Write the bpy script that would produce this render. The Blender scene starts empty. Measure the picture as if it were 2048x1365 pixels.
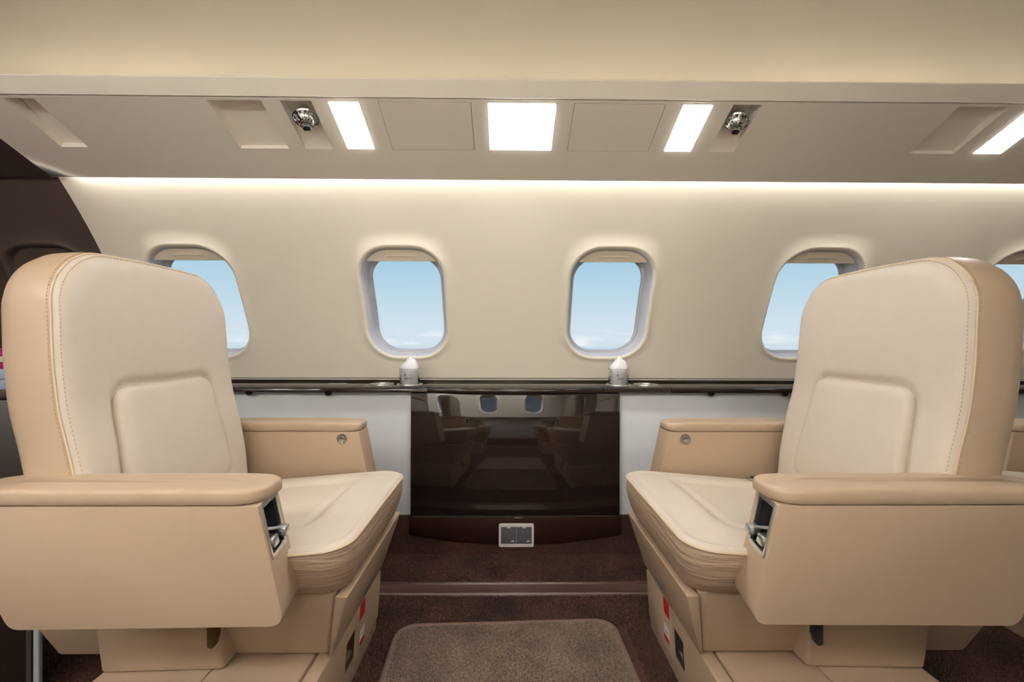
import bpy, bmesh, math, random
from mathutils import Vector, Matrix
random.seed(4)
D = bpy.data; SC = bpy.context.scene; COL = SC.collection

def lin(c):
    return tuple((v/255/12.92 if v/255 <= .04045 else ((v/255+.055)/1.055)**2.4) for v in c)

# ------------------------------------------------------------------ camera
CAMP = Vector((-.027, 0, .87)); YAW = .011; ROLL = .003
cam = D.cameras.new('camera'); cam.sensor_width = 36; cam.lens = 860/2048*36; cam.clip_start = .02
camo = D.objects.new('camera', cam); COL.objects.link(camo); SC.camera = camo
_r = Vector((math.cos(YAW), -math.sin(YAW), 0)); _f = Vector((math.sin(YAW), math.cos(YAW), 0)); _u = Vector((0, 0, 1))
_r2 = math.cos(ROLL)*_r + math.sin(ROLL)*_u; _u2 = -math.sin(ROLL)*_r + math.cos(ROLL)*_u
camo.matrix_world = Matrix(((_r2.x, _u2.x, -_f.x, CAMP.x), (_r2.y, _u2.y, -_f.y, CAMP.y), (_r2.z, _u2.z, -_f.z, CAMP.z), (0, 0, 0, 1)))

# ------------------------------------------------------------------ view, sky and light levels
vs = SC.view_settings; vs.view_transform = 'Standard'; vs.look = 'None'; vs.exposure = 0; vs.gamma = 1; vs.use_curve_mapping = False
PANEL_E = 34.0      # square and narrow overhead light panels
COVE_E = 61.0       # wash strip behind the lip of the overhead panel
PANEL_FILL_E = 35.0 # unseen panels added on the opposite side as frontal fill
COVE_FILL_E = 2600.0 # much brighter unseen strip, added opposite as frontal fill
#
UPCOVE_E = 2.0      # up-wash strip above the band
LIGHT_RGB = (1, .985, .985)

w = D.worlds.new('sky'); SC.world = w; w.use_nodes = True
nt = w.node_tree; nt.nodes.clear()
def N(nt, t, **k):
    n = nt.nodes.new(t)
    for a, b in k.items(): setattr(n, a, b)
    return n
tc = N(nt, 'ShaderNodeTexCoord'); sep = N(nt, 'ShaderNodeSeparateXYZ'); nt.links.new(tc.outputs['Generated'], sep.inputs[0])
mr = N(nt, 'ShaderNodeMapRange'); mr.inputs[1].default_value = -.3; mr.inputs[2].default_value = .9
nt.links.new(sep.outputs['Z'], mr.inputs[0])
cr = N(nt, 'ShaderNodeValToRGB'); e = cr.color_ramp.elements
stops = [(-.3, (178, 200, 216)), (-.03, (196, 214, 228)), (.0, (212, 228, 238)), (.05, (206, 225, 237)), (.10, (190, 218, 233)), (.19, (163, 205, 227)), (.45, (120, 176, 214)), (.9, (84, 142, 198))]
while len(e) < len(stops): e.new(.5)
for el, (z, c) in zip(e, stops):
    el.position = (z+.3)/1.2; el.color = lin(c)+(1,)
nt.links.new(mr.outputs[0], cr.inputs[0])
# low cloud bank close to the horizon
mp = N(nt, 'ShaderNodeMapping'); mp.inputs['Scale'].default_value = (9, 9, 42); nt.links.new(tc.outputs['Generated'], mp.inputs[0])
nz = N(nt, 'ShaderNodeTexNoise'); nz.inputs['Scale'].default_value = 1.6; nz.inputs['Detail'].default_value = 6; nt.links.new(mp.outputs[0], nz.inputs[0])
cl = N(nt, 'ShaderNodeMapRange'); cl.inputs[1].default_value = .48; cl.inputs[2].default_value = .68; nt.links.new(nz.outputs[0], cl.inputs[0])
b1 = N(nt, 'ShaderNodeMapRange'); b1.inputs[1].default_value = .035; b1.inputs[2].default_value = .0; nt.links.new(sep.outputs['Z'], b1.inputs[0])
mu = N(nt, 'ShaderNodeMath', operation='MULTIPLY'); nt.links.new(cl.outputs[0], mu.inputs[0]); nt.links.new(b1.outputs[0], mu.inputs[1])
mx = N(nt, 'ShaderNodeMixRGB'); mx.inputs[2].default_value = lin((238, 243, 248))+(1,)
nt.links.new(mu.outputs[0], mx.inputs[0]); nt.links.new(cr.outputs[0], mx.inputs[1])
bg = N(nt, 'ShaderNodeBackground'); nt.links.new(mx.outputs[0], bg.inputs[0]); bg.inputs[1].default_value = 1.0
wo = N(nt, 'ShaderNodeOutputWorld'); nt.links.new(bg.outputs[0], wo.inputs[0])

# ------------------------------------------------------------------ materials
def mat(name, rgb, rough=.5, metal=0, bump=None, var=None, coat=0, spec=.5, emit=None, trans=0, ior=1.5, stretch=None, sheen=0):
    m = D.materials.new(name); m.use_nodes = True; nt = m.node_tree; b = nt.nodes['Principled BSDF']
    c = lin(rgb)+(1,)
    b.inputs['Base Color'].default_value = c; b.inputs['Roughness'].default_value = rough; b.inputs['Metallic'].default_value = metal
    b.inputs['Coat Weight'].default_value = coat; b.inputs['Coat Roughness'].default_value = .03
    b.inputs['Specular IOR Level'].default_value = spec; b.inputs['Transmission Weight'].default_value = trans; b.inputs['IOR'].default_value = ior
    if sheen:
        b.inputs['Sheen Weight'].default_value = sheen; b.inputs['Sheen Roughness'].default_value = .45
    if emit:
        b.inputs['Emission Color'].default_value = emit[0]+(1,); b.inputs['Emission Strength'].default_value = emit[1]
    if bump or var:
        t = N(nt, 'ShaderNodeTexCoord'); mp = N(nt, 'ShaderNodeMapping'); nt.links.new(t.outputs['Object'], mp.inputs[0])
        if stretch: mp.inputs['Scale'].default_value = stretch
    if var:
        prev = None
        for sc_, amt in var:
            n = N(nt, 'ShaderNodeTexNoise'); n.inputs['Scale'].default_value = sc_; n.inputs['Detail'].default_value = 3; nt.links.new(mp.outputs[0], n.inputs[0])
            r = N(nt, 'ShaderNodeMapRange'); r.inputs[1].default_value = .3; r.inputs[2].default_value = .7; r.inputs[3].default_value = 1-amt; r.inputs[4].default_value = 1+amt
            nt.links.new(n.outputs[0], r.inputs[0])
            x = N(nt, 'ShaderNodeMixRGB', blend_type='MULTIPLY'); x.inputs[0].default_value = 1
            if prev is None: x.inputs[1].default_value = c
            else: nt.links.new(prev, x.inputs[1])
            nt.links.new(r.outputs[0], x.inputs[2]); prev = x.outputs[0]
        nt.links.new(prev, b.inputs['Base Color'])
    if bump:
        n = N(nt, 'ShaderNodeTexNoise'); n.inputs['Scale'].default_value = bump[0]; n.inputs['Detail'].default_value = 4; nt.links.new(mp.outputs[0], n.inputs[0])
        bp = N(nt, 'ShaderNodeBump'); bp.inputs['Strength'].default_value = bump[1]; bp.inputs['Distance'].default_value = bump[2] if len(bump) > 2 else .002
        nt.links.new(n.outputs[0], bp.inputs['Height']); nt.links.new(bp.outputs[0], b.inputs['Normal'])
    return m
M = {}
M['wall'] = mat('wall_vinyl', (230, 222, 204), .55, bump=(300, .03), var=[(1.2, .015)])
M['ceil'] = mat('headliner', (203, 193, 172), .6, bump=(400, .04), var=[(1.0, .015)])
M['psu'] = mat('overhead_panel_vinyl', (246, 240, 226), .5, bump=(400, .03), var=[(1.0, .01)])
M['tan'] = mat('tan_leather', (184, 161, 136), .42, bump=(420, .10, .001), var=[(3, .03), (60, .012)])
M['cream'] = mat('cream_leather', (208, 196, 181), .45, bump=(420, .12, .001), var=[(3, .025), (60, .012)])
M['pucker'] = mat('gathered_tan_leather', (184, 161, 136), .44, bump=(9, .5, .012), var=[(3, .03)], stretch=(1.2, 1.2, 9))
M['stitch'] = mat('tan_thread', (176, 148, 116), .7)
M['pipe'] = mat('cream_piping', (214, 194, 166), .5)
M['lacq'] = mat('dark_lacquer', (34, 25, 22), .05, coat=.8, var=[(2, .05)])
M['lacqw'] = mat('dark_lacquer_ledge', (38, 28, 24), .06, spec=.3, var=[(2, .05)])
M['kick'] = mat('dark_brown_laminate', (36, 20, 14), .3)
M['grey'] = mat('pale_grey_panel', (230, 233, 236), .5, bump=(300, .02), var=[(2, .01)])
M['darkw'] = mat('dark_brown_leather', (68, 57, 52), .45, bump=(300, .08))
M['black'] = mat('black_brown_laminate', (26, 18, 15), .35)
M['carpet'] = mat('brown_carpet', (62, 37, 28), .9, var=[(6, .45), (140, .45)])
M['mat'] = mat('taupe_mat_pile', (120, 103, 90), .9, var=[(11, .25), (150, .4)])
M['bind'] = mat('mat_binding', (108, 86, 76), .8, bump=(300, .3))
M['strip'] = mat('brown_floor_track', (78, 56, 48), .35)
M['chrome'] = mat('chrome', (205, 205, 208), .12, metal=1)
M['satin'] = mat('satin_metal', (214, 213, 212), .3, metal=1)
M['darkmet'] = mat('dark_plastic', (46, 46, 48), .35)
M['bronze'] = mat('dark_bronze', (96, 76, 46), .35, metal=.6)
M['reveal'] = mat('grey_window_reveal', (206, 206, 212), .45)
M['seal'] = mat('grey_window_seal', (196, 198, 203), .5)
M['shade'] = mat('cream_window_shade', (222, 212, 190), .5)
M['postw'] = mat('pale_grey_edge', (176, 180, 184), .35)
M['paper'] = mat('white_paper_napkin', (244, 244, 246), .8, bump=(60, .25, .004))
M['ink'] = mat('grey_ink', (88, 92, 110), .7)
M['white'] = mat('white_plastic', (226, 222, 216), .45)
M['sock'] = mat('socket_grey_plastic', (88, 88, 92), .4)
M['hole'] = mat('socket_black', (14, 14, 14), .5)
M['red'] = mat('red_tab', (176, 16, 24), .6)
M['blue'] = mat('grey_blue_tag', (120, 128, 142), .4)
M['magenta'] = mat('magenta_fabric', (168, 16, 104), .8, bump=(200, .3))
M['paleblue'] = mat('pale_blue_fabric', (178, 198, 232), .8, bump=(200, .3))
M['lamp'] = mat('light_diffuser', (255, 250, 240), .5, emit=(LIGHT_RGB, PANEL_E))
M['lamp_fill'] = mat('fill_diffuser_opposite', (255, 250, 240), .5, emit=(LIGHT_RGB, PANEL_FILL_E))
M['cove'] = mat('cove_led', (255, 250, 240), .5, emit=(LIGHT_RGB, COVE_E))
M['cove_fill'] = mat('fill_strip_opposite', (255, 250, 240), .5, emit=(LIGHT_RGB, COVE_FILL_E))
M['upcove'] = mat('upwash_led', (255, 250, 240), .5, emit=(LIGHT_RGB, UPCOVE_E))
M['glass'] = mat('tumbler_glass', (255, 255, 255), .02, trans=1, ior=1.45)
m = D.materials.new('window_pane'); m.use_nodes = True; nt = m.node_tree; nt.nodes.clear()
tr = N(nt, 'ShaderNodeBsdfTransparent'); gl = N(nt, 'ShaderNodeBsdfGlossy'); gl.inputs['Roughness'].default_value = .02
fr = N(nt, 'ShaderNodeFresnel'); fr.inputs[0].default_value = 1.12; ms = N(nt, 'ShaderNodeMixShader'); o = N(nt, 'ShaderNodeOutputMaterial')
nt.links.new(fr.outputs[0], ms.inputs[0]); nt.links.new(tr.outputs[0], ms.inputs[1]); nt.links.new(gl.outputs[0], ms.inputs[2]); nt.links.new(ms.outputs[0], o.inputs[0])
M['pane'] = m

# ------------------------------------------------------------------ mesh helpers
ORG = {}
def org(o): return ORG.get(o.name, Vector((0, 0, 0)))
def tag(o, label=None, cat=None, group=None, kind=None):
    if label: o['label'] = label
    if cat: o['category'] = cat
    if group: o['group'] = group
    if kind: o['kind'] = kind
    return o
def thing(name, loc, label=None, cat=None, group=None, kind=None):
    o = D.objects.new(name, None); COL.objects.link(o); o.location = loc; o.empty_display_size = .05
    ORG[o.name] = Vector(loc)
    return tag(o, label, cat, group, kind)
XF = [None]
class MB:
    def __init__(s): s.v = []; s.f = []
    def add(s, vs, fs):
        k = len(s.v); s.v += [Vector(p) for p in vs]; s.f += [[i+k for i in f] for f in fs]; return s
    def hexa(s, p):   # 0-3 bottom ring, 4-7 top ring
        return s.add(p, [(3, 2, 1, 0), (4, 5, 6, 7), (0, 1, 5, 4), (1, 2, 6, 5), (2, 3, 7, 6), (3, 0, 4, 7)])
    def box(s, x0, x1, y0, y1, z0, z1):
        return s.hexa([(x0, y0, z0), (x1, y0, z0), (x1, y1, z0), (x0, y1, z0), (x0, y0, z1), (x1, y0, z1), (x1, y1, z1), (x0, y1, z1)])
    def loft(s, rings, closed=True, cap0=False, cap1=False, wrap=False):
        n = len(rings[0]); vs = [p for r in rings for p in r]; fs = []
        R = len(rings)
        for i in range(R if wrap else R-1):
            j2 = (i+1) % R
            for j in range(n if closed else n-1):
                k = (j+1) % n
                fs.append((i*n+j, i*n+k, j2*n+k, j2*n+j))
        if cap0: fs.append(tuple(range(n))[::-1])
        if cap1: fs.append(tuple((R-1)*n+i for i in range(n)))
        return s.add(vs, fs)
    def tube(s, path, r, n=8, closed=False):
        P = [Vector(p) for p in path]; rings = []
        for i, p in enumerate(P):
            a = P[(i-1) % len(P)] if (closed or i) else P[0]; b = P[(i+1) % len(P)] if (closed or i < len(P)-1) else P[-1]
            t = (b-a).normalized(); up = Vector((0, 0, 1)) if abs(t.z) < .9 else Vector((1, 0, 0))
            u = t.cross(up).normalized(); w_ = u.cross(t)
            rings.append([p+(u*math.cos(2*math.pi*k/n)+w_*math.sin(2*math.pi*k/n))*r for k in range(n)])
        return s.loft(rings, True, not closed, not closed, closed)
    def lathe(s, prof, origin=(0, 0, 0), axis=(0, 0, 1), n=32, cap=False):
        a = Vector(axis).normalized(); u = a.orthogonal().normalized(); w_ = a.cross(u); o = Vector(origin)
        rings = [[o+a*h+(u*math.cos(2*math.pi*k/n)+w_*math.sin(2*math.pi*k/n))*r for k in range(n)] for r, h in prof]
        return s.loft(rings, True, cap, cap)
    def prism(s, poly, d):   # poly: 3d points, d: extrusion vector
        d = Vector(d); a = [Vector(p) for p in poly]
        return s.loft([a, [p+d for p in a]], True, True, True)
    def build(s, name, m, parent=None, origin=None, bevel=0, seg=2, sharp=35, smooth=True):
        o_ = org(parent) if parent else Vector(origin or (0, 0, 0))
        V = s.v
        if XF[0]: V = [XF[0](p) for p in V]
        else: V = [p-o_ for p in V]
        me = D.meshes.new(name); me.from_pydata([tuple(p) for p in V], [], s.f)
        bm = bmesh.new(); bm.from_mesh(me); bmesh.ops.remove_doubles(bm, verts=bm.verts, dist=1e-5)
        bmesh.ops.recalc_face_normals(bm, faces=bm.faces)
        if bevel:
            ed = [e for e in bm.edges if len(e.link_faces) == 2 and e.calc_face_angle(0) > math.radians(24)]
            bmesh.ops.bevel(bm, geom=ed, offset=bevel, segments=seg, affect='EDGES', profile=.5, clamp_overlap=True)
        bm.to_mesh(me); bm.free()
        if smooth:
            me.shade_smooth(); me.set_sharp_from_angle(angle=math.radians(sharp))
        me.materials.append(m if not isinstance(m, str) else M[m])
        o = D.objects.new(name, me); COL.objects.link(o); o.parent = parent
        if not parent: o.location = o_
        ORG[o.name] = o_
        return o
def bool_cut(o, mb):
    """cut the solid mb out of o, leaving plain mesh data behind"""
    xf = XF[0]
    c = mb.build('cutter', 'black', o.parent, origin=o.location)
    md = o.modifiers.new('cut', 'BOOLEAN'); md.object = c; md.solver = 'EXACT'; md.operation = 'DIFFERENCE'
    bpy.context.view_layer.update()
    dg = bpy.context.evaluated_depsgraph_get()
    me = D.meshes.new_from_object(o.evaluated_get(dg)); o.modifiers.clear()
    old = o.data; o.data = me; nm = old.name; D.meshes.remove(old); me.name = nm
    cm = c.data; D.objects.remove(c); D.meshes.remove(cm)
    me.shade_smooth(); me.set_sharp_from_angle(angle=math.radians(35))
def rrect(w_, h, r, n=8):
    """rounded rectangle about the origin; r one radius or four (++,-+,--,+-)"""
    if not isinstance(r, (tuple, list)): r = (r,)*4
    out = []
    for q, (sx, sy) in enumerate(((1, 1), (-1, 1), (-1, -1), (1, -1))):
        cx_, cy_ = sx*(w_/2-r[q]), sy*(h/2-r[q])
        for k in range(n+1):
            a = q*math.pi/2+k*math.pi/2/n
            out.append((cx_+r[q]*math.cos(a), cy_+r[q]*math.sin(a)))
    return out
def dense(loop, step):
    out = []
    for i, p in enumerate(loop):
        q = loop[(i+1) % len(loop)]; d = math.dist(p, q); k = max(1, int(d/step))
        for j in range(k): out.append(tuple(a+(b-a)*j/k for a, b in zip(p, q)))
    return out
def rpoly(poly, r, n=5):
    """round the corners of a closed 2d polygon; r per corner"""
    out = []
    L = len(poly)
    for i in range(L):
        p = Vector(poly[i]); a = Vector(poly[i-1]); b = Vector(poly[(i+1) % L]); ri = r[i] if isinstance(r, (list, tuple)) else r
        if ri <= 0: out.append(tuple(p)); continue
        d1 = (a-p).normalized(); d2 = (b-p).normalized(); ang = d1.angle(d2); t = ri/math.tan(ang/2)
        s_, e_ = p+d1*t, p+d2*t
        for k in range(n+1):
            u = k/n; out.append(tuple((1-u)**2*s_+2*u*(1-u)*p+u*u*e_))
    return out
def interp(tab, x):
    if x <= tab[0][0]: return tab[0][1]
    for (a, b), (c, d) in zip(tab, tab[1:]):
        if x <= c:
            u = (x-a)/(c-a); return b+(d-b)*u
    return tab[-1][1]
def smooth_tab(tab, x):
    h = .02
    return (interp(tab, x-h)+2*interp(tab, x)+interp(tab, x+h))/4

MID = .5            # centre line of the cabin (mirror plane in Y)
XL, XD, XR = -2.6, -1.655, 3.0   # left end, dark/cream joint, right end

# ------------------------------------------------------------------ side walls with window openings
WR, WY, WZ = 2.0, .018, .204
def WP(x, v, d, far=True):
    t = v/WR; y = WY+(WR+d)*math.cos(t)
    return Vector((x, y if far else 2*MID-y, WZ+(WR+d)*math.sin(t)))
def WD(x, v, d, far=True):
    """depth measured outward along a nearly level direction (the window tunnels)"""
    p = WP(x, v, 0, far); return p+Vector((0, (d*.995) if far else -d*.995, d*.06))
WV, WH, WW = .849, .484, .346        # opening: centre, height, width on the wall surface
def sd(x, y, w_, h, r):
    qx, qy = abs(x)-w_/2+r, abs(y)-h/2+r
    return math.hypot(max(qx, 0), max(qy, 0))+min(max(qx, qy), 0)-r
def polar(w_, h, r, ph):
    a, b = 0, 2
    for _ in range(40):
        m_ = (a+b)/2
        if sd(m_*math.cos(ph), m_*math.sin(ph), w_, h, r) < r*0 : a = m_
        else: b = m_
    return a
def win_loop(off, n=96):
    return [(polar(WW+2*off, WH+2*off, .125+off, 2*math.pi*k/n)*math.cos(2*math.pi*k/n), polar(WW+2*off, WH+2*off, .125+off, 2*math.pi*k/n)*math.sin(2*math.pi*k/n)) for k in range(n)]
V0, V1 = .49, 1.545
def bay(mb, x0, x1, c, far=True):
    corners = [math.atan2(v-WV, x-c) % (2*math.pi) for x in (x0, x1) for v in (V0, V1)]
    ph = sorted([2*math.pi*k/96 for k in range(96)]+corners)
    rings = []
    def loop(off): return [(polar(WW+2*off, WH+2*off, .125+off, p)*math.cos(p), polar(WW+2*off, WH+2*off, .125+off, p)*math.sin(p)) for p in ph]
    outer = []
    for p in ph:
        cx_, cy_ = math.cos(p), math.sin(p); t = 9
        if cx_ > 1e-9: t = min(t, (x1-c)/cx_)
        if cx_ < -1e-9: t = min(t, (x0-c)/cx_)
        if cy_ > 1e-9: t = min(t, (V1-WV)/cy_)
        if cy_ < -1e-9: t = min(t, (V0-WV)/cy_)
        outer.append((t*cx_, t*cy_))
    lip = loop(.02)
    for u in (1, .85, .7, .55, .4, .25, .12, 0):
        rings.append([WP(c+a[0]*(1-u)+b[0]*u, WV+a[1]*(1-u)+b[1]*u, 0, far) for a, b in zip(lip, outer)])
    for off, d in ((.015, -.003), (.009, -.0035), (.004, -.001), (.001, .004), (0, .012)):
        rings.append([WD(c+a[0], WV+a[1], d, far) for a in loop(off)])
    mb.loft(rings)
WINS = [-1.33, -.464, .409, 1.275, 2.15]
edges = [XD, -.897, -.027, .842, 1.712, XR]
mb = MB()
for i, c in enumerate(WINS): bay(mb, edges[i], edges[i+1], c)
tag(mb.build('wall_far', 'wall', sharp=60), 'cream curved cabin side wall with rounded window openings', kind='structure')
mb = MB(); bay(mb, XL, XD, -1.895)
tag(mb.build('wall_left', 'darkw', sharp=60), 'dark brown section of the cabin side wall at the left end', kind='structure')
mb = MB()
for i, c in enumerate(WINS): bay(mb, edges[i], edges[i+1], c, False)
bay(mb, XL, XD, -1.895, False)
tag(mb.build('wall_near', 'wall', sharp=60), 'cream curved cabin side wall behind the viewpoint', kind='structure')

def window(i, c, far=True, dark=False, drop=.047):
    wn = thing('window_%d' % i, WP(c, WV-WH/2, 0, far), kind='structure')
    wn['label'] = ('closed dark window recess in the dark brown wall section' if dark else ['rounded cabin window partly behind the left seat back', 'rounded cabin window above the left tumbler', 'rounded cabin window above the right tumbler', 'rounded cabin window partly behind the right seat back', 'rounded cabin window cut off by the right edge of the picture'][i-1]) if far else 'rounded cabin window on the opposite wall'
    def ring(off, d, s=1): return [WD(c+a[0], WV+a[1], d, far) for a in win_loop(off)]
    MB().loft([ring(.0005, .010), ring(-.004, .02), ring(-.007, .05), ring(-.009, .072), ring(-.014, .078)]).build('reveal', 'darkw' if dark else 'reveal', wn, sharp=70)
    MB().loft([ring(-.0125, .0765), ring(-.017, .0745), ring(-.024, .077), ring(-.026, .088), ring(-.012, .10)]).build('pane_seal', 'darkmet' if dark else 'seal', wn, sharp=70)
    # pane: a thin double-faced sheet with thickness
    a, b = ring(-.020, .086), ring(-.020, .090)
    MB().loft([a, b], True, True, True).build('window_pane', 'pane', wn, smooth=False)
    # pulled-down shade: curtain with a straight lower edge
    vmax = WH/2-.006; v_edge = vmax-(drop if not dark else WH*.96)
    half = [p for p in win_loop(-.005, 192) if p[1] >= v_edge]
    half = sorted([p for p in half], key=lambda p: math.atan2(p[1]-v_edge+.0001, p[0]))
    x1_ = math.sqrt(max(0, 1))*0
    lo = [(half[0][0], v_edge), (half[-1][0], v_edge)]
    poly = [lo[0]]+half+[lo[1]]
    f_, k_ = [WD(c+p[0], WV+p[1], .020, far) for p in poly], [WD(c+p[0], WV+p[1], .026, far) for p in poly]
    sh = MB().loft([f_, k_], True, True, True).build('shade', 'darkw' if dark else 'shade', wn, smooth=False)
    if far:
        g = MB(); pts = []
        for k in range(13):
            u = k/12*2-1; pts.append(WD(c+u*.062, WV+v_edge+.021+.003*(1-u*u), .0185, far))
        g.tube(pts, .0035, 6).build('shade_handle', 'darkw' if dark else 'shade', sh)
    return wn
for i, c in enumerate(WINS): window(i+1, c)
window(6, -1.895, dark=True)
for i, c in enumerate(WINS[:4]): window(7+i, c, far=False)

# ------------------------------------------------------------------ overhead panel, ceiling
AL = math.atan(.42); PY0, PZ0 = 1.257, 1.46+.42*(1.529-1.257); PT = .293/math.cos(AL)
def PS(x, t, n, far=True):
    y = PY0+t*math.cos(AL)+n*math.sin(AL); z = PZ0-t*math.sin(AL)+n*math.cos(AL)
    return Vector((x, y if far else 2*MID-y, z))
T0, T1 = (1.264-1.257)/math.cos(AL), (1.427-1.257)/math.cos(AL)
CELLS = {'light': [(-.557, -.464), (-.088, .118), (.490, .583), (1.53, 1.627), (-1.64, -1.545)], 'door': [(-.409, -.136), (.169, .440)],
         'recess': [(-1.492, -1.405), (-.907, -.749), (1.315, 1.468)], 'vent': [(-.695, -.603), (.640, .726), (1.685, 1.775)]}
CELLS['light'].pop()
def overhead(x0, x1, holes, far):
    xs = sorted([x0, x1]+[v for h in holes for v in h]); mb = MB()
    ts = [0, T0, T1, PT]
    for a, b in zip(xs, xs[1:]):
        for k in range(3):
            if k == 1 and any(abs(a-h[0]) < 1e-6 for h in holes): continue
            t0, t1 = ts[k], ts[k+1]
            mb.add([PS(a, t0, 0, far), PS(b, t0, 0, far), PS(b, t1, 0, far), PS(a, t1, 0, far)], [(0, 1, 2, 3)])
    # rounded lip, back face, groove and band with its upper lip
    prof = [(PT, 0), (PT+.003, .001), (PT+.004, .004), (PT+.003, .007), (PT-.002, .009), (PT-.05, .010)]
    mb.loft([[PS(x0, t, n, far), PS(x1, t, n, far)] for t, n in prof], False)
    band = [(1.257, PZ0), (1.2572, PZ0+.010), (1.2515, PZ0+.011), (1.2512, PZ0+.0015), (1.2485, PZ0+.0010), (1.2455, PZ0+.006), (1.222, 1.604), (1.2185, 1.610), (1.2205, 1.615), (1.226, 1.615), (1.236, 1.6)]
    mb.loft([[Vector((x, y if far else 2*MID-y, z)) for x in (x0, x1)] for y, z in band], False)
    return mb
allh = [h for k in CELLS for h in CELLS[k]]
tag(overhead(XD, XR, allh, True).build('trim_1', 'psu', sharp=30), 'cream overhead service panel running along above the windows', kind='structure')
tag(overhead(XL, XD, [], True).build('trim_2', 'darkw', sharp=30), 'dark brown end of the overhead panel at the left', kind='structure')
fill_panels = [(x, x+.21) for x in (-2.2, -1.85, -1.5, -1.1, -.65, -.10, .55)]  # row added for frontal fill, crowded to the left to brighten that side
tag(overhead(XL, XR, fill_panels, False).build('trim_3', 'psu', sharp=30), 'cream overhead service panel on the opposite side', kind='structure')

def pocket(mb, h, d0, d1, far=True, t0=T0, t1=T1):
    """open pocket above the panel: sloping bottom at depth d0 (upper end) to d1 (lower end)"""
    a, b = h
    top = [PS(a, t0, 0, far), PS(b, t0, 0, far), PS(b, t1, 0, far), PS(a, t1, 0, far)]
    bot = [PS(a+.002, t0+.002, d0, far), PS(b-.002, t0+.002, d0, far), PS(b-.002, t1-.002, d1, far), PS(a+.002, t1-.002, d1, far)]
    mb.loft([top, bot], True, False, True); return mb
LL = ['narrow glowing light panel between the left air vent and the left flush hatch', 'wide square glowing light panel at the middle of the overhead panel', 'narrow glowing light panel beside the right air vent', 'glowing light panel cut off by the right edge of the picture']
def light(h, far, label, grp):
    a, b = h; c = PS((a+b)/2, T1, 0, far)
    t = thing('ceiling_light', c, label, 'light', grp)
    mb = MB()
    ro = [PS(x, y, -.0006, far) for x, y in ((a, T0), (b, T0), (b, T1), (a, T1))]
    ri = [PS(x, y, -.0006, far) for x, y in ((a+.003, T0+.003), (b-.003, T0+.003), (b-.003, T1-.003), (a+.003, T1-.003))]
    rd = [PS(x, y, .02, far) for x, y in ((a+.003, T0+.003), (b-.003, T0+.003), (b-.003, T1-.003), (a+.003, T1-.003))]
    mb.loft([ro, ri, rd], True, False, True).build('light_frame', 'psu', t, smooth=False)
    mb = MB(); q = [PS(x, y, -.0018, far) for x, y in ((a+.0042, T0+.0042), (b-.0042, T0+.0042), (b-.0042, T1-.0042), (a+.0042, T1-.0042))]
    q2 = [PS(x, y, .012, far) for x, y in ((a+.0042, T0+.0042), (b-.0042, T0+.0042), (b-.0042, T1-.0042), (a+.0042, T1-.0042))]
    mb.loft([q, q2], True, True, True).build('diffuser', 'lamp' if far else 'lamp_fill', t, smooth=False)
for h, l in zip(CELLS['light'], LL): light(h, True, l, 'overhead light panels')
for h in fill_panels: light(h, False, 'added unseen fill panel in the opposite overhead panel, behind the viewpoint', 'added fill panels behind the viewpoint')

for h, l in zip(CELLS['door'], ('flush cream hatch left of the square light panel', 'flush cream hatch right of the square light panel')):
    t = thing('access_hatch', PS(sum(h)/2, T1, 0), l, 'hatch', 'overhead hatches')
    a, b = h; g = .0017
    q = [PS(x, y, -.0005) for x, y in ((a+g, T0+g), (b-g, T0+g), (b-g, T1-g), (a+g, T1-g))]; q2 = [PS(x, y, .01) for x, y in ((a+g, T0+g), (b-g, T0+g), (b-g, T1-g), (a+g, T1-g))]
    MB().loft([q, q2], True, True, True).build('hatch_door', 'psu', t, smooth=False)
    pocket(MB(), h, .014, .014).build('hatch_surround', 'psu', t, smooth=False)
for h, l, d in zip(CELLS['recess'], ('narrow shadowed recess at the far left of the overhead panel', 'wider shallow recess left of the left air vent', 'shallow recess near the right edge beside the cut-off light'), (.045, .030, .030)):
    mb = MB(); pocket(mb, h, d, d*.3+.003)
    tag(mb.build('overhead_recess', 'psu', origin=PS(sum(h)/2, T1, 0), smooth=False), l, 'recess', 'overhead recesses')
for h, l, sx in zip(CELLS['vent'], ('chrome air vent nozzle left of the overhead light panels', 'chrome air vent nozzle right of the overhead light panels', 'chrome air vent nozzle at the right edge of the picture'), (1, -1, 1)):
    c = PS(sum(h)/2, .075, .012)
    t = thing('air_vent', c, l, 'vent', 'overhead air vents')
    pocket(MB(), h, .055, .001).build('vent_recess', 'psu', t, smooth=False)
    ax = (PS(0, 0, -1)-PS(0, 0, 0))+Vector((.22*sx, .05, -.1)); ax.normalize()
    MB().lathe([(.020, -.03), (.030, -.012), (.0375, 0), (.0385, .004), (.036, .0075), (.033, .006), (.028, .010)], c, ax, 36).build('flange', 'chrome', t)
    MB().lathe([(.029, .008), (.026, .016), (.021, .022), (.017, .025), (.0165, .030)], c, ax, 36).build('nozzle_dome', 'chrome', t)
    st = MB().lathe([(.0165, .028), (.014, .030), (.0135, .042), (.012, .0435), (.0095, .043), (.009, .030)], c, ax, 28).build('outlet_stub', 'chrome', t)
    MB().lathe([(.0093, .036), (.0001, .036)], c, ax, 20).build('outlet_hole', 'hole', st)
    rb = MB()
    u = ax.orthogonal().normalized(); w_ = ax.cross(u)
    for k in range(12):
        d = u*math.cos(k*math.pi/6)+w_*math.sin(k*math.pi/6)
        rb.tube([c+ax*.0085+d*.0335, c+ax*.0165+d*.0265, c+ax*.023+d*.021], .0013, 5)
    tag(rb.build('grip_ribs', 'chrome', t), kind='stuff')

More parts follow.
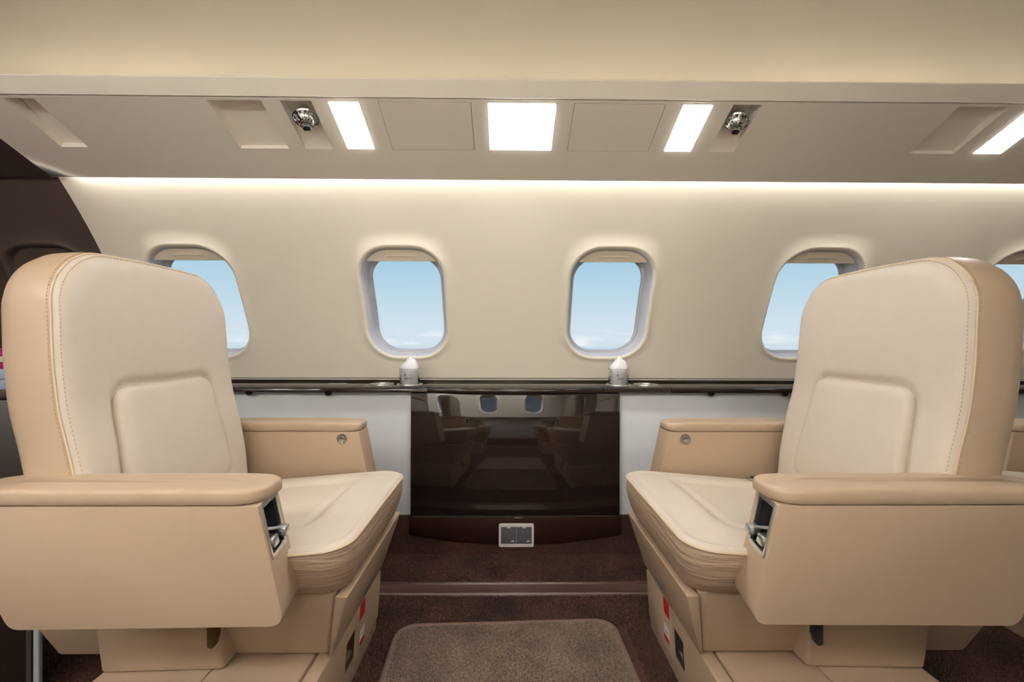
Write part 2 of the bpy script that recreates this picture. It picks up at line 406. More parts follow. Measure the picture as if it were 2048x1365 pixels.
# wash strips; the opposite cove strip is an added frontal fill, unseen and overbright
def strip(name, y, z, y2, z2, far, m_, label, x0, x1, seg=None):
    mb = MB(); xs = []
    if seg:
        x = x0
        while x < x1: xs.append((x, min(x1, x+seg[0]))); x += seg[1]
    else: xs = [(x0, x1)]
    d = Vector((0, y2-y, z2-z)); nrm = Vector((0, -d.z, d.y)).normalized()*.004
    for a, b in xs:
        p = [Vector((a, y, z)), Vector((b, y, z)), Vector((b, y2, z2)), Vector((a, y2, z2))]
        q = [v-nrm for v in p]
        if not far: p = [Vector((v.x, 2*MID-v.y, v.z)) for v in p]; q = [Vector((v.x, 2*MID-v.y, v.z)) for v in q]
        mb.loft([p, q], True, True, True)
    return mb
for far in (True, False):
    s_ = '' if far else ', added unseen on the opposite side'
    o = strip('c', 1.538, 1.4815, 1.551, 1.4765, far, 'cove', '', XD+.06 if far else XL+.05, XR-.02 if far else .6).build('cove_light_strip', 'cove' if far else 'cove_fill', origin=(0, 1.53 if far else 2*MID-1.53, 1.48), smooth=False)  # opposite strip stops short so its added fill favours the left
    tag(o, 'hidden light strip behind the lip above the windows'+s_, 'light strip')
    o = strip('u', 1.262, 1.612, 1.246, 1.612, far, 'upcove', '', XD+.02, XR-.02, (.055, .095)).build('upwash_light_strip', 'upcove', origin=(0, 1.25 if far else 2*MID-1.25, 1.61), smooth=False)
    tag(o, 'hidden row of up-lights above the overhead band'+s_, 'light strip', kind='stuff')

cprof = [(1.47, 1.575), (1.40, 1.60), (1.335, 1.645), (1.28, 1.682), (1.20, 1.722), (1.10, 1.760), (.98, 1.796), (.84, 1.830), (.68, 1.855), (.5, 1.865)]
cprof += [(2*MID-y, z) for y, z in cprof[-2::-1]]
tag(MB().loft([[Vector((x, y, z)) for x in (XL, XD, -.8, 0, .8, XR)] for y, z in cprof], False).build('ceiling', 'ceil', sharp=60), 'cream curved cabin ceiling', kind='structure')
# wall top closure (back of the cove)
for far, nm in ((True, 'trim_4'), (False, 'trim_5')):
    sg = (lambda y: y) if far else (lambda y: 2*MID-y)
    a = WP(0, V1, 0); pr = [(a.y+.001, a.z), (1.52, 1.548), (1.48, 1.575), (1.44, 1.586)]
    tag(MB().loft([[Vector((x, sg(y), z)) for x in (XL, XR)] for y, z in pr], False).build(nm, 'ceil'), 'closing strip behind the lighting cove', kind='structure')

# ------------------------------------------------------------------ floor, lower walls, ends
tag(MB().box(XL, XR, -.9, 1.90, -.02, 0).build('floor', 'carpet', smooth=False), 'dark brown carpeted cabin floor', kind='structure')
tr_p = [(1.538, 0), (1.538, .009), (1.530, .010), (1.527, .005), (1.500, .0035), (1.480, .004), (1.473, .007), (1.468, .004), (1.466, 0)]
tag(MB().loft([[Vector((x, y, z)) for y, z in tr_p] for x in (XD, XR)], False).build('trim_6', 'strip', sharp=25), 'brown floor track cover strip between the seats', kind='structure')
for far, nm in ((True, 'far'), (False, 'near')):
    f = (lambda y: y) if far else (lambda y: 2*MID-y)
    y0, y1 = sorted((f(1.752), f(1.80)))
    tag(MB().box(XL, XR, y0, y1, 0, .158).build('baseboard_'+nm, 'carpet', smooth=False), 'dark brown carpeted lower side wall', kind='structure')
    y0, y1 = sorted((f(1.760), f(1.80)))
    if far:
        tag(MB().box(XL, -.4175, y0, y1, .1585, .668).build('wall_lower_left', 'grey', bevel=.0015), 'pale grey lower side panel behind the left seat', kind='structure')
        tag(MB().box(.4325, XR, y0, y1, .1585, .668).build('wall_lower_right', 'grey', bevel=.0015), 'pale grey lower side panel behind the right seat', kind='structure')
    else:
        tag(MB().box(XL, XR, y0, y1, .1585, .668).build('wall_lower_near', 'grey', bevel=.0015), 'pale grey lower side panel of the opposite wall', kind='structure')
sec = [WP(0, v, .02) for v in [V0+(V1-V0)*k/10 for k in range(11)]]
poly = [(-.95, 0), (1.9, 0), (1.9, .68)]+[(p.y, p.z) for p in sec]+[(y, z+.01) for y, z in cprof]+[(2*MID-p.y, p.z) for p in sec[::-1]]+[(-.9, .68)]
for x, nm, m_ in ((XL, 'wall_end_left', 'black'), (XR, 'wall_end_right', 'wall')):
    tag(MB().prism([Vector((x, y, z)) for y, z in poly], (-.03 if x < 0 else .03, 0, 0)).build(nm, m_, smooth=False), 'bulkhead closing the cabin end', kind='structure')

# ------------------------------------------------------------------ ledge under the windows
def ledge(far):
    f = (lambda p: p) if far else (lambda p: Vector((p[0], 2*MID-p[1], p[2])))
    t = thing('side_ledge', f(Vector((0, 1.76, .66))), 'dark glossy lacquered ledge running under the cabin windows' if far else 'dark glossy ledge under the opposite windows, behind the viewpoint', 'ledge')
    def seg(x0, x1, bulge, name):
        n = 25; rings = []
        for k in range(n):
            x = x0+(x1-x0)*k/(n-1); u = (x-x0)/(x1-x0)*2-1
            b = bulge*(1-u*u)
            yf = 1.722-b
            rings.append([f(Vector(p)) for p in ((x, 1.935, .660), (x, yf+.012, .660), (x, yf+.004, .6615), (x, yf, .665), (x, yf, .676), (x, yf+.003, .6805), (x, yf+.008, .683), (x, 1.935, .683))])
        o = MB().loft(rings, True, True, True).build(name, 'lacqw', t, sharp=50)
        return o
    g = .0012
    segs = [seg(XL, -.345-g, 0, 'ledge_top'), seg(-.345+g, .362-g, .034, 'table_leaf'), seg(.362+g, .634-g, 0, 'ledge_top'), seg(.634+g, XR, 0, 'ledge_top')]
    # upstand against the wall
    MB().loft([[f(Vector(p)) for p in ((x, 1.930, .683), (x, 1.930, .697), (x, 1.933, .7005), (x, 1.939, .702), (x, 1.957, .702), (x, 1.960, .683))] for x in (XL, XR)], True, True, True).build('upstand', 'lacqw', t, sharp=30)
    MB().loft([[f(Vector(p)) for p in ((x, 1.9285, .6955), (x, 1.9285, .6990), (x, 1.936, .6990), (x, 1.936, .6955))] for x in (XD, XR)], True, True, True).build('edge_bead', 'white', t, smooth=False)
    if not far: return t
    for x, r, s in ((-.562, .052, segs[0]), (-.443, .055, segs[0]), (.451, .053, segs[2]), (.567, .053, segs[2])):
        c = Vector((x, 1.842, 0))
        bool_cut(s, MB().lathe([(r-.006, .6685), (r-.006, .70)], c, n=40, cap=True))
        cup = MB().lathe([(r-.0065, .6695), (r-.0065, .684), (r-.006, .6862), (r-.004, .6872), (r-.001, .6868), (r, .6845), (r, .6832)], c, n=40).build('cup_holder_ring', 'satin', t)
        MB().lathe([(r-.0068, .6698), (.0005, .6698)], c, n=40).build('cup_holder_base', 'satin', cup)
        rb = MB()
        for k in range(28):
            a = k*math.pi/14; d = Vector((math.cos(a), math.sin(a), 0))
            rb.tube([c+d*(r-.0075)+Vector((0, 0, .671)), c+d*(r-.0075)+Vector((0, 0, .6825))], .0012, 5)
        tag(rb.build('ring_flutes', 'chrome', cup), kind='stuff')
    for x in (-1.06, -.745, .80, 1.10):
        MB().lathe([(.001, -.012), (.008, -.011), (.013, -.006), (.014, 0)], (x, 1.735, .660), n=20).build('catch_knob', 'black', t)
    MB().box(-.80, -.72, 1.86, 1.875, .6832, .6845).build('inlay_plate', 'satin', t, bevel=.0005)
    return t
ledge(True); ledge(False)

# glasses with folded napkins
def tumbler(x, l1, l2):
    c = Vector((x, 1.842, .6702)); H = .082
    t = thing('drinking_glass', c, l1, 'glass', 'tumblers on the ledge')
    MB().lathe([(.0005, .0), (.036, 0), (.0385, .002), (.0405, .01), (.0445, H-.001), (.0438, H), (.0428, H-.001), (.0388, .012), (.037, .008), (.0005, .007)], c, n=48).build('tumbler', 'glass', t)
    fl = MB()
    for k in range(20):
        a = k*math.pi/10; d = Vector((math.cos(a), math.sin(a), 0))
        fl.tube([c+d*.0378+Vector((0, 0, .003)), c+d*.0405+Vector((0, 0, .016))], .0016, 5)
    tag(fl.build('base_flutes', 'glass', t), kind='stuff')
    # napkin: rolled sheet standing in the glass, its top folded to an off-centre peak
    rings = []
    n = 40
    for h, s, ox, wob in ((.009, .86, 0, .0), (.03, .93, 0, .02), (.06, .97, 0, .03), (.084, 1.0, 0, .03), (.094, .95, .001, .05), (.105, .74, .004, .08), (.114, .56, .006, .12), (.120, .44, .005, .16), (.1245, .24, .004, .1), (.129, .17, .003, .1), (.1325, .08, .003, .1)):
        r0 = (.0362 if h < .08 else .0375)*s; rr = []
        for k in range(n):
            a = 2*math.pi*k/n; r = r0*(1+wob*math.sin(5*a+h*40)+wob*.5*math.sin(9*a+1))
            rr.append(c+Vector((ox+r*math.cos(a), r*.92*math.sin(a), h)))
        rings.append(rr)
    nk = MB().loft(rings, True, True, True).build('paper_napkin', 'paper', origin=c+Vector((0, 0, .009)), sharp=60)
    tag(nk, l2, 'napkin', 'napkins in tumblers')
    # printed emblem and script line
    pr = MB()
    def S(u, h):   # point on the napkin front
        a = -math.pi/2+u; r = .0362*(.93+(.97-.93)*(h-.03)/.03)*1.02
        return c+Vector((r*1.01*math.cos(a), r*.96*math.sin(a)-.0008, h))
    pts = [S(-.36+.9*k/30, .040+.0013*math.sin(k*2.3)*(1 if k < 13 else .15)+.003*(k/30)**2) for k in range(31)]
    pr.tube(pts, .0007, 5)
    pr.tube([S(-.36, .037), S(-.25, .044), S(-.2, .037), S(-.1, .042), S(-.05, .037)], .0006, 5)
    pr.tube([S(-.42, .054), S(-.33, .060), S(-.27, .053), S(-.37, .0535)], .0012, 5)
    pr.build('printed_emblem', 'ink', nk)
tumbler(-.443, 'clear tumbler on the ledge below the left centre window', 'white folded napkin standing in the left tumbler')
tumbler(.451, 'clear tumbler on the ledge below the right centre window', 'white folded napkin standing in the right tumbler')

# ------------------------------------------------------------------ gloss table cabinet, kick plate, outlet
t = thing('table_cabinet', (0.0075, 1.76, .16), 'dark glossy lacquered cabinet front between the two seats', 'cabinet')
MB().box(-.4165, .4315, 1.742, 1.7595, .160, .6585).build('cabinet_front', 'lacq', t, bevel=.0015)
arc = [(-.43+.86*k/24, .085-.042*(1-((k-12)/12)**2)) for k in range(25)]
poly = [Vector((x+.0075, 1.7505, z)) for x, z in arc]+[Vector((.4375, 1.7505, .1578)), Vector((-.4225, 1.7505, .1578))]
MB().prism(poly, (0, -.0075, 0)).build('kick_plate', 'kick', t, bevel=.001)
MB().box(.004, .040, 1.7385, 1.7425, .1515, .1555).build('latch', 'chrome', t, bevel=.001)

t = thing('power_outlet', (.012, 1.743, .035), 'double grey power socket in a white frame below the glossy cabinet', 'socket')
yb = 1.743
o = rrect(.142, .094, .007, 5); i = rrect(.124, .070, .002, 5)
R_ = lambda L, y, s=0: [Vector((.012+p[0], y, .083+p[1])) for p in L]
MB().loft([R_(o, yb), R_(o, yb-.004), R_([(p[0]*.985, p[1]*.98) for p in o], yb-.006), R_(i, yb-.006), R_(i, yb-.001)]).build('outlet_frame', 'white', t)
MB().box(.0115, .0125, yb-.0062, yb, .049, .117).build('frame_divider', 'white', t, smooth=False)
for cx_ in (-.0192, .0432):
    s_ = MB().box(cx_-.0302, cx_+.0302, yb-.0035, yb, .0485, .1175).build('socket_face', 'sock', t, bevel=.0012)
    for dx, dz, r in ((-.010, .018, .0062), (.011, .018, .0062), (0, -.012, .0048)):
        MB().lathe([(.0004, -.0002), (r, -.0002), (r, .0006)], (cx_+dx, yb-.0036, .083+dz), (0, -1, 0), 16).build('pin_hole', 'hole', s_)
    MB().box(cx_-.007, cx_+.007, yb-.005, yb-.003, .112, .1175).build('shutter_tab', 'white', s_, bevel=.0006)
    for dx in (-.008, .013):
        MB().lathe([(.0004, .0016), (.0025, .0012), (.003, 0)], (cx_+dx, yb-.0034, .0975), (0, -1, 0), 12).build('contact', 'satin', s_)
    MB().prism([Vector((cx_+p[0], yb-.0036, .083+p[1])) for p in ((.008, -.026), (.024, -.026), (.022, -.022), (.016, -.019))], (0, -.0006, 0)).build('rating_mark', 'white', s_, smooth=False)

# ------------------------------------------------------------------ floor mat
t = thing('floor_mat', (-.01, .86, 0), 'taupe rectangular carpet mat with rounded corners on the floor between the seats', 'mat')
t.rotation_euler.z = .036
L = rrect(.645, .90, .055, 8)
def ml(off, z): return [Vector((-.01+p[0]*(1+off/.32), .86+p[1]*(1+off/.45), z)) for p in L]
XF[0] = lambda p: p-Vector((-.01, .86, 0))
MB().loft([ml(0, .001), ml(0, .010), ml(-.004, .013)], True, True, True).build('mat_pile', 'mat', t)
MB().tube(ml(.002, .0075), .0065, 8, True).build('binding', 'bind', t)
XF[0] = None

def tufts(name, x0, x1, y0, y1, z, step, h, m_, parent, keep, xf=None):
    """cut pile: small three-sided spikes, one mesh"""
    vs, fs = [], []; y = y0; rnd = random.random
    while y < y1:
        x = x0
        while x < x1:
            px, py = x+(rnd()-.5)*step, y+(rnd()-.5)*step
            if keep(px, py):
                a = rnd()*6.283; r = step*.55; hh = h*(.6+.6*rnd()); lx, ly = (rnd()-.5)*step*1.6, (rnd()-.5)*step*1.6
                k = len(vs)
                for j in range(3): vs.append((px+r*math.cos(a+j*2.094), py+r*math.sin(a+j*2.094), z))
                vs.append((px+lx, py+ly, z+hh)); fs += [(k, k+1, k+3), (k+1, k+2, k+3), (k+2, k, k+3)]
            x += step
        y += step
    me = D.meshes.new(name); o_ = org(parent); me.from_pydata([(p[0]-o_.x, p[1]-o_.y, p[2]-o_.z) for p in vs], [], fs); me.materials.append(M[m_])
    o = D.objects.new(name, me); COL.objects.link(o); o.parent = parent; o['kind'] = 'stuff'
    return o
tufts('pile_tufts', -.33, .31, .90, 1.306, .0125, .0033, .005, 'mat', t, lambda x, y: sd(x+.01, y-.86, .627, .882, .05) < 0)
def on_carpet(x, y):
    if 1.464 < y < 1.540 and x > XD: return False
    if abs(x+.01) < .345 and y < 1.30: return False
    if .415 < abs(x) < .87 and .79 < y < 1.295: return False
    if x < -1.13 and 1.03 < y < 1.05 or x < -1.44: return False
    return True
tufts('carpet_pile', -1.46, 1.60, 1.02, 1.750, -.0005, .0042, .006, 'carpet', D.objects['floor'], on_carpet)

# ------------------------------------------------------------------ low partition at the left, folded textiles
t = thing('low_partition', (-1.55, 1.04, 0), 'low black-brown partition with a pale grey edge behind the left seat', 'partition')
MB().box(-2.3, -1.1535, 1.035, 1.045, 0, .725).build('end_panel', 'black', t, bevel=.003)
MB().box(-1.1530, -1.1395, 1.035, 1.045, 0, .72).build('edge_profile', 'postw', t, bevel=.002, seg=3)
MB().box(-1.168, -1.1560, 1.0335, 1.0355, 0, .72).build('edge_inlay', 'darkw', t, bevel=.001)
MB().box(-2.3, -1.46, 1.0455, 1.74, 0, .70).build('cabinet_body', 'black', t, bevel=.004)
MB().box(-2.3, -1.45, 1.0455, 1.74, .7005, .725).build('cabinet_top', 'darkw', t, bevel=.006)
def folded(name, x0, x1, y0, y1, z, layers, th, m_, label, cat):
    o = thing(name, ((x0+x1)/2, (y0+y1)/2, z), label, cat)
    for k in range(layers):
        z0 = z+k*th; mb = MB(); n = 10; P = rrect(th*.96, y1-y0-.01*k, .4*th, 4)
        rings = [[Vector((x0+(x1-x0)*j/n, (y0+y1)/2+q[1], z0+th*.5+q[0]+.0008*math.sin(j*1.7+k))) for q in P] for j in range(n+1)]
        mb.loft(rings, True, True, True).build('fold_layer', m_[k % len(m_)], o, bevel=.003)
    return o
folded('folded_pillow', -1.98, -1.475, 1.085, 1.45, .7255, 2, .030, ['paleblue'], 'pale blue folded fabric on the low partition behind the left seat', 'blanket')
folded('folded_blanket', -1.96, -1.48, 1.09, 1.44, .7860, 3, .0185, ['magenta', 'white', 'magenta'], 'magenta and white folded blanket at the left edge of the picture', 'blanket')

# ------------------------------------------------------------------ seats
X0, Y0 = -.65, 1.05
XFT = [(.36, -.783), (.40, -.785), (.47, -.790), (.556, -.798), (.645, -.815), (.735, -.838), (.83, -.850), (.926, -.856), (1.04, -.868), (1.1, -.873)]
def seat(sg, loc, label, grp):
    S = thing('cabin_seat', loc, label, 'seat', grp)
    XF[0] = lambda p: Vector(((p[0]-X0)*sg, p[1]-Y0, p[2]))
    V = Vector
    # ---- backrest
    a, cy_, zb, zt = .245, 1.045, .40, 1.045; hz = (zt-zb)/2; cz = (zt+zb)/2
    OUT = rrect(2*a, 2*hz, (.105, .105, .03, .03), 12); OUT = dense(OUT, .016)
    OUT = [(p[0]*(1-.035*max(0, p[1]/hz)**2), p[1]+.010*(1-(p[0]/a)**2)*(1 if p[1] > hz*.5 else 0)) for p in OUT]
    def pad_q(y, z):      # signed "inside" distance of the lumbar pad
        u = (z-.505)/.27; yc = 1.03; hw = .158-.020*u
        return sd(y-yc, z-.640, 2*hw, .272, .035)
    def bx(y, z, ins, xo):
        x = smooth_tab(XFT, z)+xo
        d = pad_q(y, z)
        if ins > .03: x -= .011*math.exp(-(d/.009)**2)
        # soft roll of the upper cushion just above the pad
        if ins > .03: x += .008*math.exp(-((z-.845)/.07)**2)*math.exp(-((y-1.04)/.16)**2)
        return x
    def ring(ins, xo):
        sy, sz = (a-ins)/a, (hz-ins)/hz
        return [V((bx(cy_+p[0]*sy, cz+p[1]*sz, ins, xo), cy_+p[0]*sy, cz+p[1]*sz)) for p in OUT]
    shell = [(.235, -.155), (.15, -.155), (.08, -.152), (.045, -.145), (.024, -.133), (.010, -.113), (.002, -.085), (0, -.055), (0, -.03), (.003, -.016)]
    MB().loft([ring(*s) for s in shell], True, True, False).build('back_shell', 'tan', S, sharp=60)
    fc = [(.003, -.0165), (.006, -.008), (.012, -.001), (.022, .004), (.034, .006)]+[(.034+.0055*k, .006+.006*math.sin(min(1, k/16)*math.pi/2)) for k in range(1, 39)]+[(.245, .012)]
    bc = MB().loft([ring(*s) for s in fc], True, False, False).build('back_cushion', 'cream', S, sharp=80)
    MB().tube(ring(.0025, -.0165), .0022, 6, True).build('piping', 'pipe', bc)
    st = MB(); r1, r2 = ring(.0003, -.0215), ring(.0072, -.0050)
    for rr, k0 in ((r1, 1), (r2, 1)):
        P = []
        for i_ in range(len(rr)):
            p, q = rr[i_], rr[(i_+1) % len(rr)]; k = max(1, int((q-p).length/.0062))
            P += [(p+(q-p)*(j/k), p+(q-p)*((j+.55)/k)) for j in range(k)]
        for p, q in P:
            if p.z > .58 and p.y < 1.25: st.tube([p, q], .0007, 4)
    tag(st.build('stitching', 'stitch', bc), kind='stuff')
    # lumbar pad
    PO = rpoly([(.885-.012, .508), (1.19, .508), (1.168, .772), (.893, .772)], [.035]*4, 7); PO = dense(PO, .02)
    pc = (1.03, .640)
    def pr(s, xo): return [V((smooth_tab(XFT, pc[1]+(p[1]-pc[1])*s)+xo+.006, pc[0]+(p[0]-pc[0])*s, pc[1]+(p[1]-pc[1])*s)) for p in PO]
    MB().loft([pr(.985, -.016), pr(1.0, -.006), pr(1.0, .001), pr(.988, .008), pr(.965, .0125), pr(.93, .0155), pr(.86, .018), pr(.7, .0205), pr(.5, .022), pr(.25, .023)], True, False, True).build('lumbar_pad', 'cream', S, sharp=80)
    # ---- seat cushion
    x0, x1, y0, y1 = -.80, -.325, .800, 1.290
    mx_, my_ = (x0+x1)/2, (y0+y1)/2
    CO = rrect(x1-x0, y1-y0, (.075, .03, .03, .055), 10); CO = dense(CO, .03)
    def ztop(x, y): return .445+(x+.80)/.475*.040
    def inset(x, y):
        return sd(x+.64, y-1.05, .38, .30, .04)
    def cz_(x, y, ins):
        d = inset(x, y)
        z = ztop(x, y)+.010*(1-((y-my_)/.25)**2)*min(1, ins/.05)
        z += -.0065*math.exp(-(d/.011)**2)+(.006*math.exp(-((d-.035)/.03)**2) if d > 0 else -.003*min(1, -d/.03))
        return z
    def cring(ins, dz):
        sx, sy = (x1-x0-2*ins)/(x1-x0), (y1-y0-2*ins)/(y1-y0); o_ = []
        for p in CO:
            x, y = mx_+p[0]*sx, my_+p[1]*sy
            o_.append(V((x, y, cz_(x, y, ins) if dz is None else ztop(x, y)+dz)))
        return o_
    top = [cring(.0, -.004), cring(.003, .001), cring(.009, .0045)]+[cring(.016+.0078*k, None) for k in range(28)]
    sc_ = MB().loft(top, True, False, True).build('seat_cushion', 'cream', S, sharp=80)
    MB().tube(cring(-.001, -.0045), .0028, 6, True).build('piping', 'pipe', sc_)
    def boxr(u, out):
        z_ = .363; o_ = []
        ins_y0, ins_y1, ins_x = .062*(1-u), .02*(1-u), .030*(1-u)
        for p in CO:
            fx = p[0]/((x1-x0)/2); fy = p[1]/((y1-y0)/2)
            x = mx_+p[0]*1 - (ins_x*max(0, fx)) + out*fx
            y = my_+p[1] + (ins_y0*max(0, -fy) - ins_y1*max(0, fy)) + out*fy
            zt_ = ztop(x, y)-.004
            o_.append(V((x, y, z_+(zt_-z_)*u)))
        return o_
    MB().loft([boxr(0, -.01), boxr(.02, 0), boxr(.12, .006), boxr(.3, .010), boxr(.5, .011), boxr(.7, .010), boxr(.85, .006), boxr(.95, .002), boxr(1, -.001)], True, True, False).build('cushion_side', 'pucker', S, sharp=80)
    # ---- seat frame and skirts
    fr_ = MB().hexa([V(p) for p in ((-.995, .940, .186), (-.412, .940, .186), (-.412, 1.25, .186), (-.995, 1.25, .186), (-1.032, .872, .3615), (-.372, .868, .3615), (-.372, 1.27, .3615), (-1.032, 1.27, .3615))]).build('seat_frame', 'tan', S, bevel=.008, seg=3)
    # upper fascia (leg rest), leaning
    fa = MB().hexa([V(p) for p in ((-.4105, .930, .190), (-.4020, .926, .190), (-.4020, 1.300, .190), (-.4105, 1.300, .190), (-.3705, .862, .358), (-.344, .860, .358), (-.344, 1.294, .358), (-.3705, 1.294, .358))]).build('leg_rest', 'tan', S, bevel=.004, seg=3)
    def FA(y, z, off=.0):      # point on the leg-rest front
        u = (z-.190)/.168; return V((-.402+.058*u+off, y, z))
    MB().hexa([FA(1.110, .214, -.001), FA(1.172, .214, -.001), FA(1.172, .214, .001), FA(1.110, .214, .001), FA(1.110, .234, -.001), FA(1.172, .234, -.001), FA(1.172, .234, .001), FA(1.110, .234, .001)]).build('metal_tag', 'blue', fa)
    # lower panel with life-vest flap, tab, label and latch
    lp = MB().hexa([V(p) for p in ((-.445, .80, .001), (-.420, .80, .001), (-.420, 1.302, .001), (-.445, 1.302, .001), (-.440, .80, .1835), (-.408, .80, .1835), (-.408, 1.302, .1835), (-.440, 1.302, .1835))]).build('front_panel', 'tan', S, bevel=.004, seg=3)
    def LP(y, z, off=0): return V((-.420+.012*(z-.001)/.1825+off, y, z))
    ry0, ry1, rz0, rz1 = 1.042, 1.090, .070, .136
    bool_cut(lp, MB().hexa([LP(ry0, rz0, -.018), LP(ry1, rz0, -.018), LP(ry1, rz0, .02), LP(ry0, rz0, .02), LP(ry0, rz1, -.018), LP(ry1, rz1, -.018), LP(ry1, rz1, .02), LP(ry0, rz1, .02)]))
    def quad(y0_, y1_, z0_, z1_, o0, o1): return MB().hexa([LP(y0_, z0_, o0), LP(y1_, z0_, o0), LP(y1_, z0_, o1), LP(y0_, z0_, o1), LP(y0_, z1_, o0), LP(y1_, z1_, o0), LP(y1_, z1_, o1), LP(y0_, z1_, o1)])
    quad(ry0+.001, ry1-.001, rz0+.001, rz1-.001, -.0178, -.016).build('latch_recess', 'darkmet', lp)
    rim = MB(); lo_ = [(ry0, rz0), (ry1, rz0), (ry1, rz1), (ry0, rz1)]
    rim.loft([[LP(y, z, .0006) for y, z in [(ry0-.003, rz0-.003), (ry1+.003, rz0-.003), (ry1+.003, rz1+.003), (ry0-.003, rz1+.003)]], [LP(y, z, .0018) for y, z in [(ry0-.001, rz0-.001), (ry1+.001, rz0-.001), (ry1+.001, rz1+.001), (ry0-.001, rz1+.001)]], [LP(y, z, .0012) for y, z in [(ry0+.0008, rz0+.0008), (ry1-.0008, rz0+.0008), (ry1-.0008, rz1-.0008), (ry0+.0008, rz1-.0008)]], [LP(y, z, -.016) for y, z in [(ry0+.0008, rz0+.0008), (ry1-.0008, rz0+.0008), (ry1-.0008, rz1-.0008), (ry0+.0008, rz1-.0008)]]]).build('latch_rim', 'bronze' if sg > 0 else 'darkmet', lp)
    quad(ry0+.008, ry1-.002, rz0+.006, rz0+.022, -.015, -.002).build('latch_paddle', 'satin', lp, bevel=.003)
    fl = rrect(.190, .140, (.004, .004, .02, .004), 5)
    MB().loft([[LP(1.1985+p[0], .113+p[1], .0005) for p in fl], [LP(1.1985+p[0], .113+p[1], .0035) for p in fl], [LP(1.1985+p[0]*.985, .113+p[1]*.98, .0048) for p in fl]], True, True, True).build('vest_flap', 'tan', lp)
    quad(1.112, 1.147, .147, .1865, .0052, .0066).build('pull_tab', 'red', lp)
    lb = quad(1.122, 1.156, .072, .112, .0051, .0060).build('vest_label', 'white', lp)
    quad(1.122, 1.156, .072, .085, .0061, .0066).build('label_band', 'red', lb)
    quad(1.130, 1.146, .097, .101, .0061, .0064).build('label_mark', 'blue', lb)
    # plinth covers, pedestal
    MB().hexa([V(p) for p in ((-.640, .80, .001), (-.447, .80, .001), (-.447, 1.29, .001), (-.640, 1.29, .001), (-.640, .80, .184), (-.445, .80, .184), (-.445, 1.29, .184), (-.640, 1.29, .184))]).build('plinth_cover', 'tan', S, bevel=.005, seg=2)
    MB().hexa([V(p) for p in ((-.865, .80, .001), (-.6415, .80, .001), (-.6415, 1.29, .001), (-.865, 1.29, .001), (-.860, .80, .184), (-.6415, .80, .184), (-.6415, 1.29, .184), (-.860, 1.29, .184))]).build('plinth_cover', 'tan', S, bevel=.005, seg=2)
    MB().hexa([V(p) for p in ((-.858, .888, .1845), (-.612, .896, .1845), (-.612, 1.2, .1845), (-.858, 1.2, .1845), (-.868, .872, .375), (-.615, .880, .375), (-.615, 1.2, .375), (-.868, 1.2, .375))]).build('pedestal', 'tan', S, bevel=.010, seg=3)
    LV = rpoly([(-.630, .32), (-.612, .32), (-.611, .270), (-.618, .247), (-.630, .25)], [.001, .004, .008, .006, .004], 4)
    MB().prism([V((p[0], .872, p[1])) for p in LV], (0, .014, 0)).build('swivel_lever', 'bronze' if sg > 0 else 'darkmet', S, bevel=.0015)
    # ---- armrests
    def arm(ya, yb_, front, toe, near):
        ft, fb = front
        prof = rpoly([(ft, .5905), (fb, .388), (-.858, .384), (-.968, .5905)], [.004, .022, .028, .004], 6)
        def P(p, y): return V((p[0]-(y-ya)*toe*(1 if p[0] > -.65 else 0), y, p[1]))
        o_ = MB().loft([[P(p, ya) for p in prof], [P(p, yb_) for p in prof]], True, True, True).build('armrest_body', 'tan', S, bevel=.010, seg=3, sharp=50)
        w_ = yb_-ya+.008; PL = rrect(.545, w_, (.03 if near else .02, .02, .02, .045 if near else .03), 8); PL = dense(PL, .04); pcx = ft-.001-.545/2+.004
        def pl(ins, z, dz=0): return [V((pcx+p[0]*(1-2*ins/.545), (ya+yb_)/2+p[1]*(1-2*ins/w_), z-.010*max(0, (-p[0]-.16)/.11)**2*(1 if z > .6 else 0)-(.004*max(0, (p[0]-.2)/.07)**2 if z > .6 else 0))) for p in PL]
        MB().loft([pl(.012, .5922), pl(.003, .5922), pl(0, .5950), pl(0, .6050), pl(0, .6115), pl(.0013, .6155), pl(.004, .6182), pl(.009, .6194), pl(.02, .6198), pl(.04, .6198)], True, True, True).build('armrest_pad', 'tan', S, sharp=60)
        return o_
    ab = arm(.727, .820, (-.446, -.400), .17, True)
    fb_ = arm(1.322, 1.405, (-.482, -.440), 0, False)
    # control recess in the front of the near armrest
    def AF(y, z, off=0):
        u = (.5905-z)/.2025; return V((-.446+.046*u-(y-.727)*.17+off, y, z))
    cy0, cy1, cz0, cz1 = .7385, .802, .498, .5865
    def hx(y0_, y1_, z0_, z1_, o0, o1): return [AF(y0_, z0_, o0), AF(y1_, z0_, o0), AF(y1_, z0_, o1), AF(y0_, z0_, o1), AF(y0_, z1_, o0), AF(y1_, z1_, o0), AF(y1_, z1_, o1), AF(y0_, z1_, o1)]
    bool_cut(ab, MB().hexa(hx(cy0, cy1, cz0, cz1, -.030, .03)))
    lin_ = MB(); q = [(cy0+.0005, cz0+.0005), (cy1-.0005, cz0+.0005), (cy1-.0005, cz1-.0005), (cy0+.0005, cz1-.0005)]
    lin_.loft([[AF(y, z, .0) for y, z in q], [AF(y, z, -.0295) for y, z in q]], True, False, True).build('control_recess', 'darkmet', S, smooth=False)
    fo = [(cy0-.002, cz0-.002), (cy1+.002, cz0-.002), (cy1+.002, cz1+.002), (cy0-.002, cz1+.002)]; fi = [(cy0+.004, cz0+.005), (cy1-.004, cz0+.005), (cy1-.004, cz1-.005), (cy0+.004, cz1-.005)]
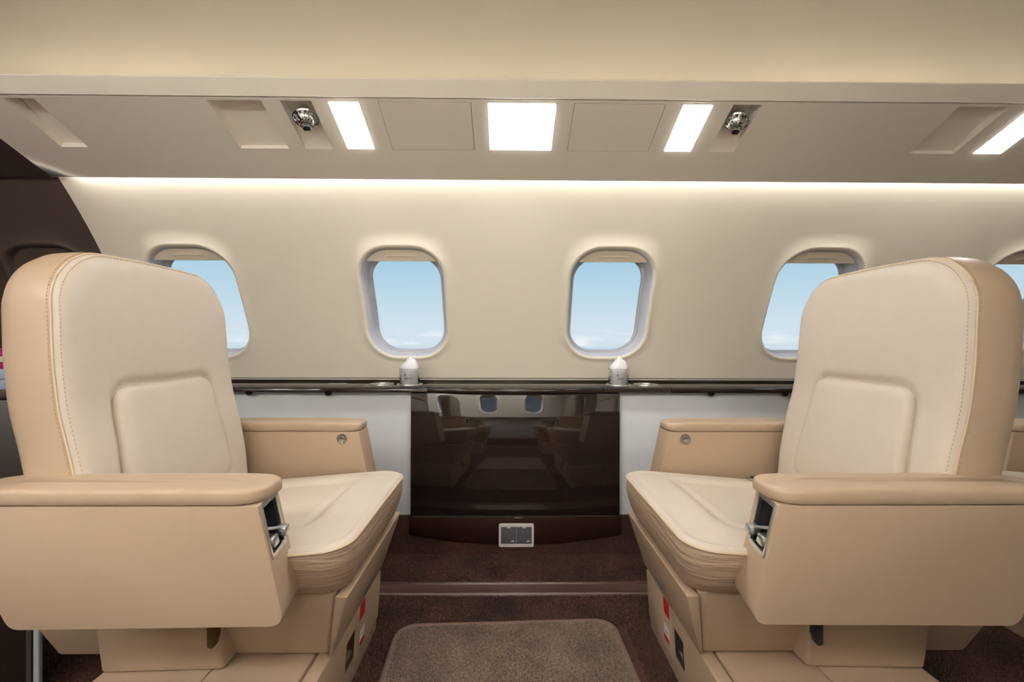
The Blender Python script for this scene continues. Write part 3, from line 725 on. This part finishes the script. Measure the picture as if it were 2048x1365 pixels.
    MB().loft([[AF(y, z, -.002) for y, z in fo], [AF(y, z, .0022) for y, z in fo], [AF(y, z, .0022) for y, z in fi], [AF(y, z, -.006) for y, z in fi]]).build('control_frame', 'satin', S, bevel=.0006)
    MB().hexa(hx(.744, .768, .512, .528, -.012, .006)).build('control_button', 'satin', S, bevel=.002)
    lv = MB().hexa(hx(.776, .800, .518, .532, -.004, .016)).build('control_lever', 'satin', S, bevel=.002)
    MB().tube([AF(.742, .545, -.016), AF(.775, .534, .006), AF(.788, .526, .012)], .0026, 8).build('lever_rod', 'satin', lv)
    # button on the inner face of the far armrest
    MB().lathe([(.0165, 0), (.0165, .002), (.0155, .0035), (.0125, .0035), (.012, .001), (.009, .001), (.008, .003), (.0005, .0034)], (-.532, 1.3225, .568), (0, -1, 0), 28).build('recline_button', 'chrome', S)
    # belt buckle lying at the back of the cushion by the far armrest
    bk = MB().box(-.755, -.715, 1.262, 1.290, .4555, .4655).build('belt_buckle', 'darkmet', S, bevel=.003)
    MB().box(-.718, -.700, 1.266, 1.287, .4575, .4630).build('buckle_tongue', 'chrome', bk, bevel=.001)
    MB().tube([V((-.75, 1.278, .462)), V((-.77, 1.282, .460)), V((-.79, 1.285, .452))], .006, 6).build('belt_webbing', 'darkmet', bk)
    XF[0] = None
    return S
def copy_tree(o, parent=None):
    c = o.copy(); COL.objects.link(c)
    if parent: c.parent = parent
    for ch in list(o.children): copy_tree(ch, c)
    return c
G = 'leather cabin seats'
sl = seat(1, (-.65, 1.05, 0), 'tan and cream leather seat on the left, in front of the dark wall section', G)
sr = seat(-1, (.641, 1.05, 0), 'tan and cream leather seat on the right, facing the left seat', G)
s3 = copy_tree(sr); s3.location = (.641+1.08, 1.05, 0); s3['label'] = 'seat mostly hidden behind the right seat, armrest and cushion just showing'
for src, x, l in ((sr, -.65, 'opposite seat behind the viewpoint, mirrored on the left of the glossy cabinet front'), (sl, .65, 'opposite seat behind the viewpoint, mirrored on the right of the glossy cabinet front')):
    o = copy_tree(src); o.location = (x, 2*MID-1.05, 0); o.rotation_euler.z = math.pi; o['label'] = l
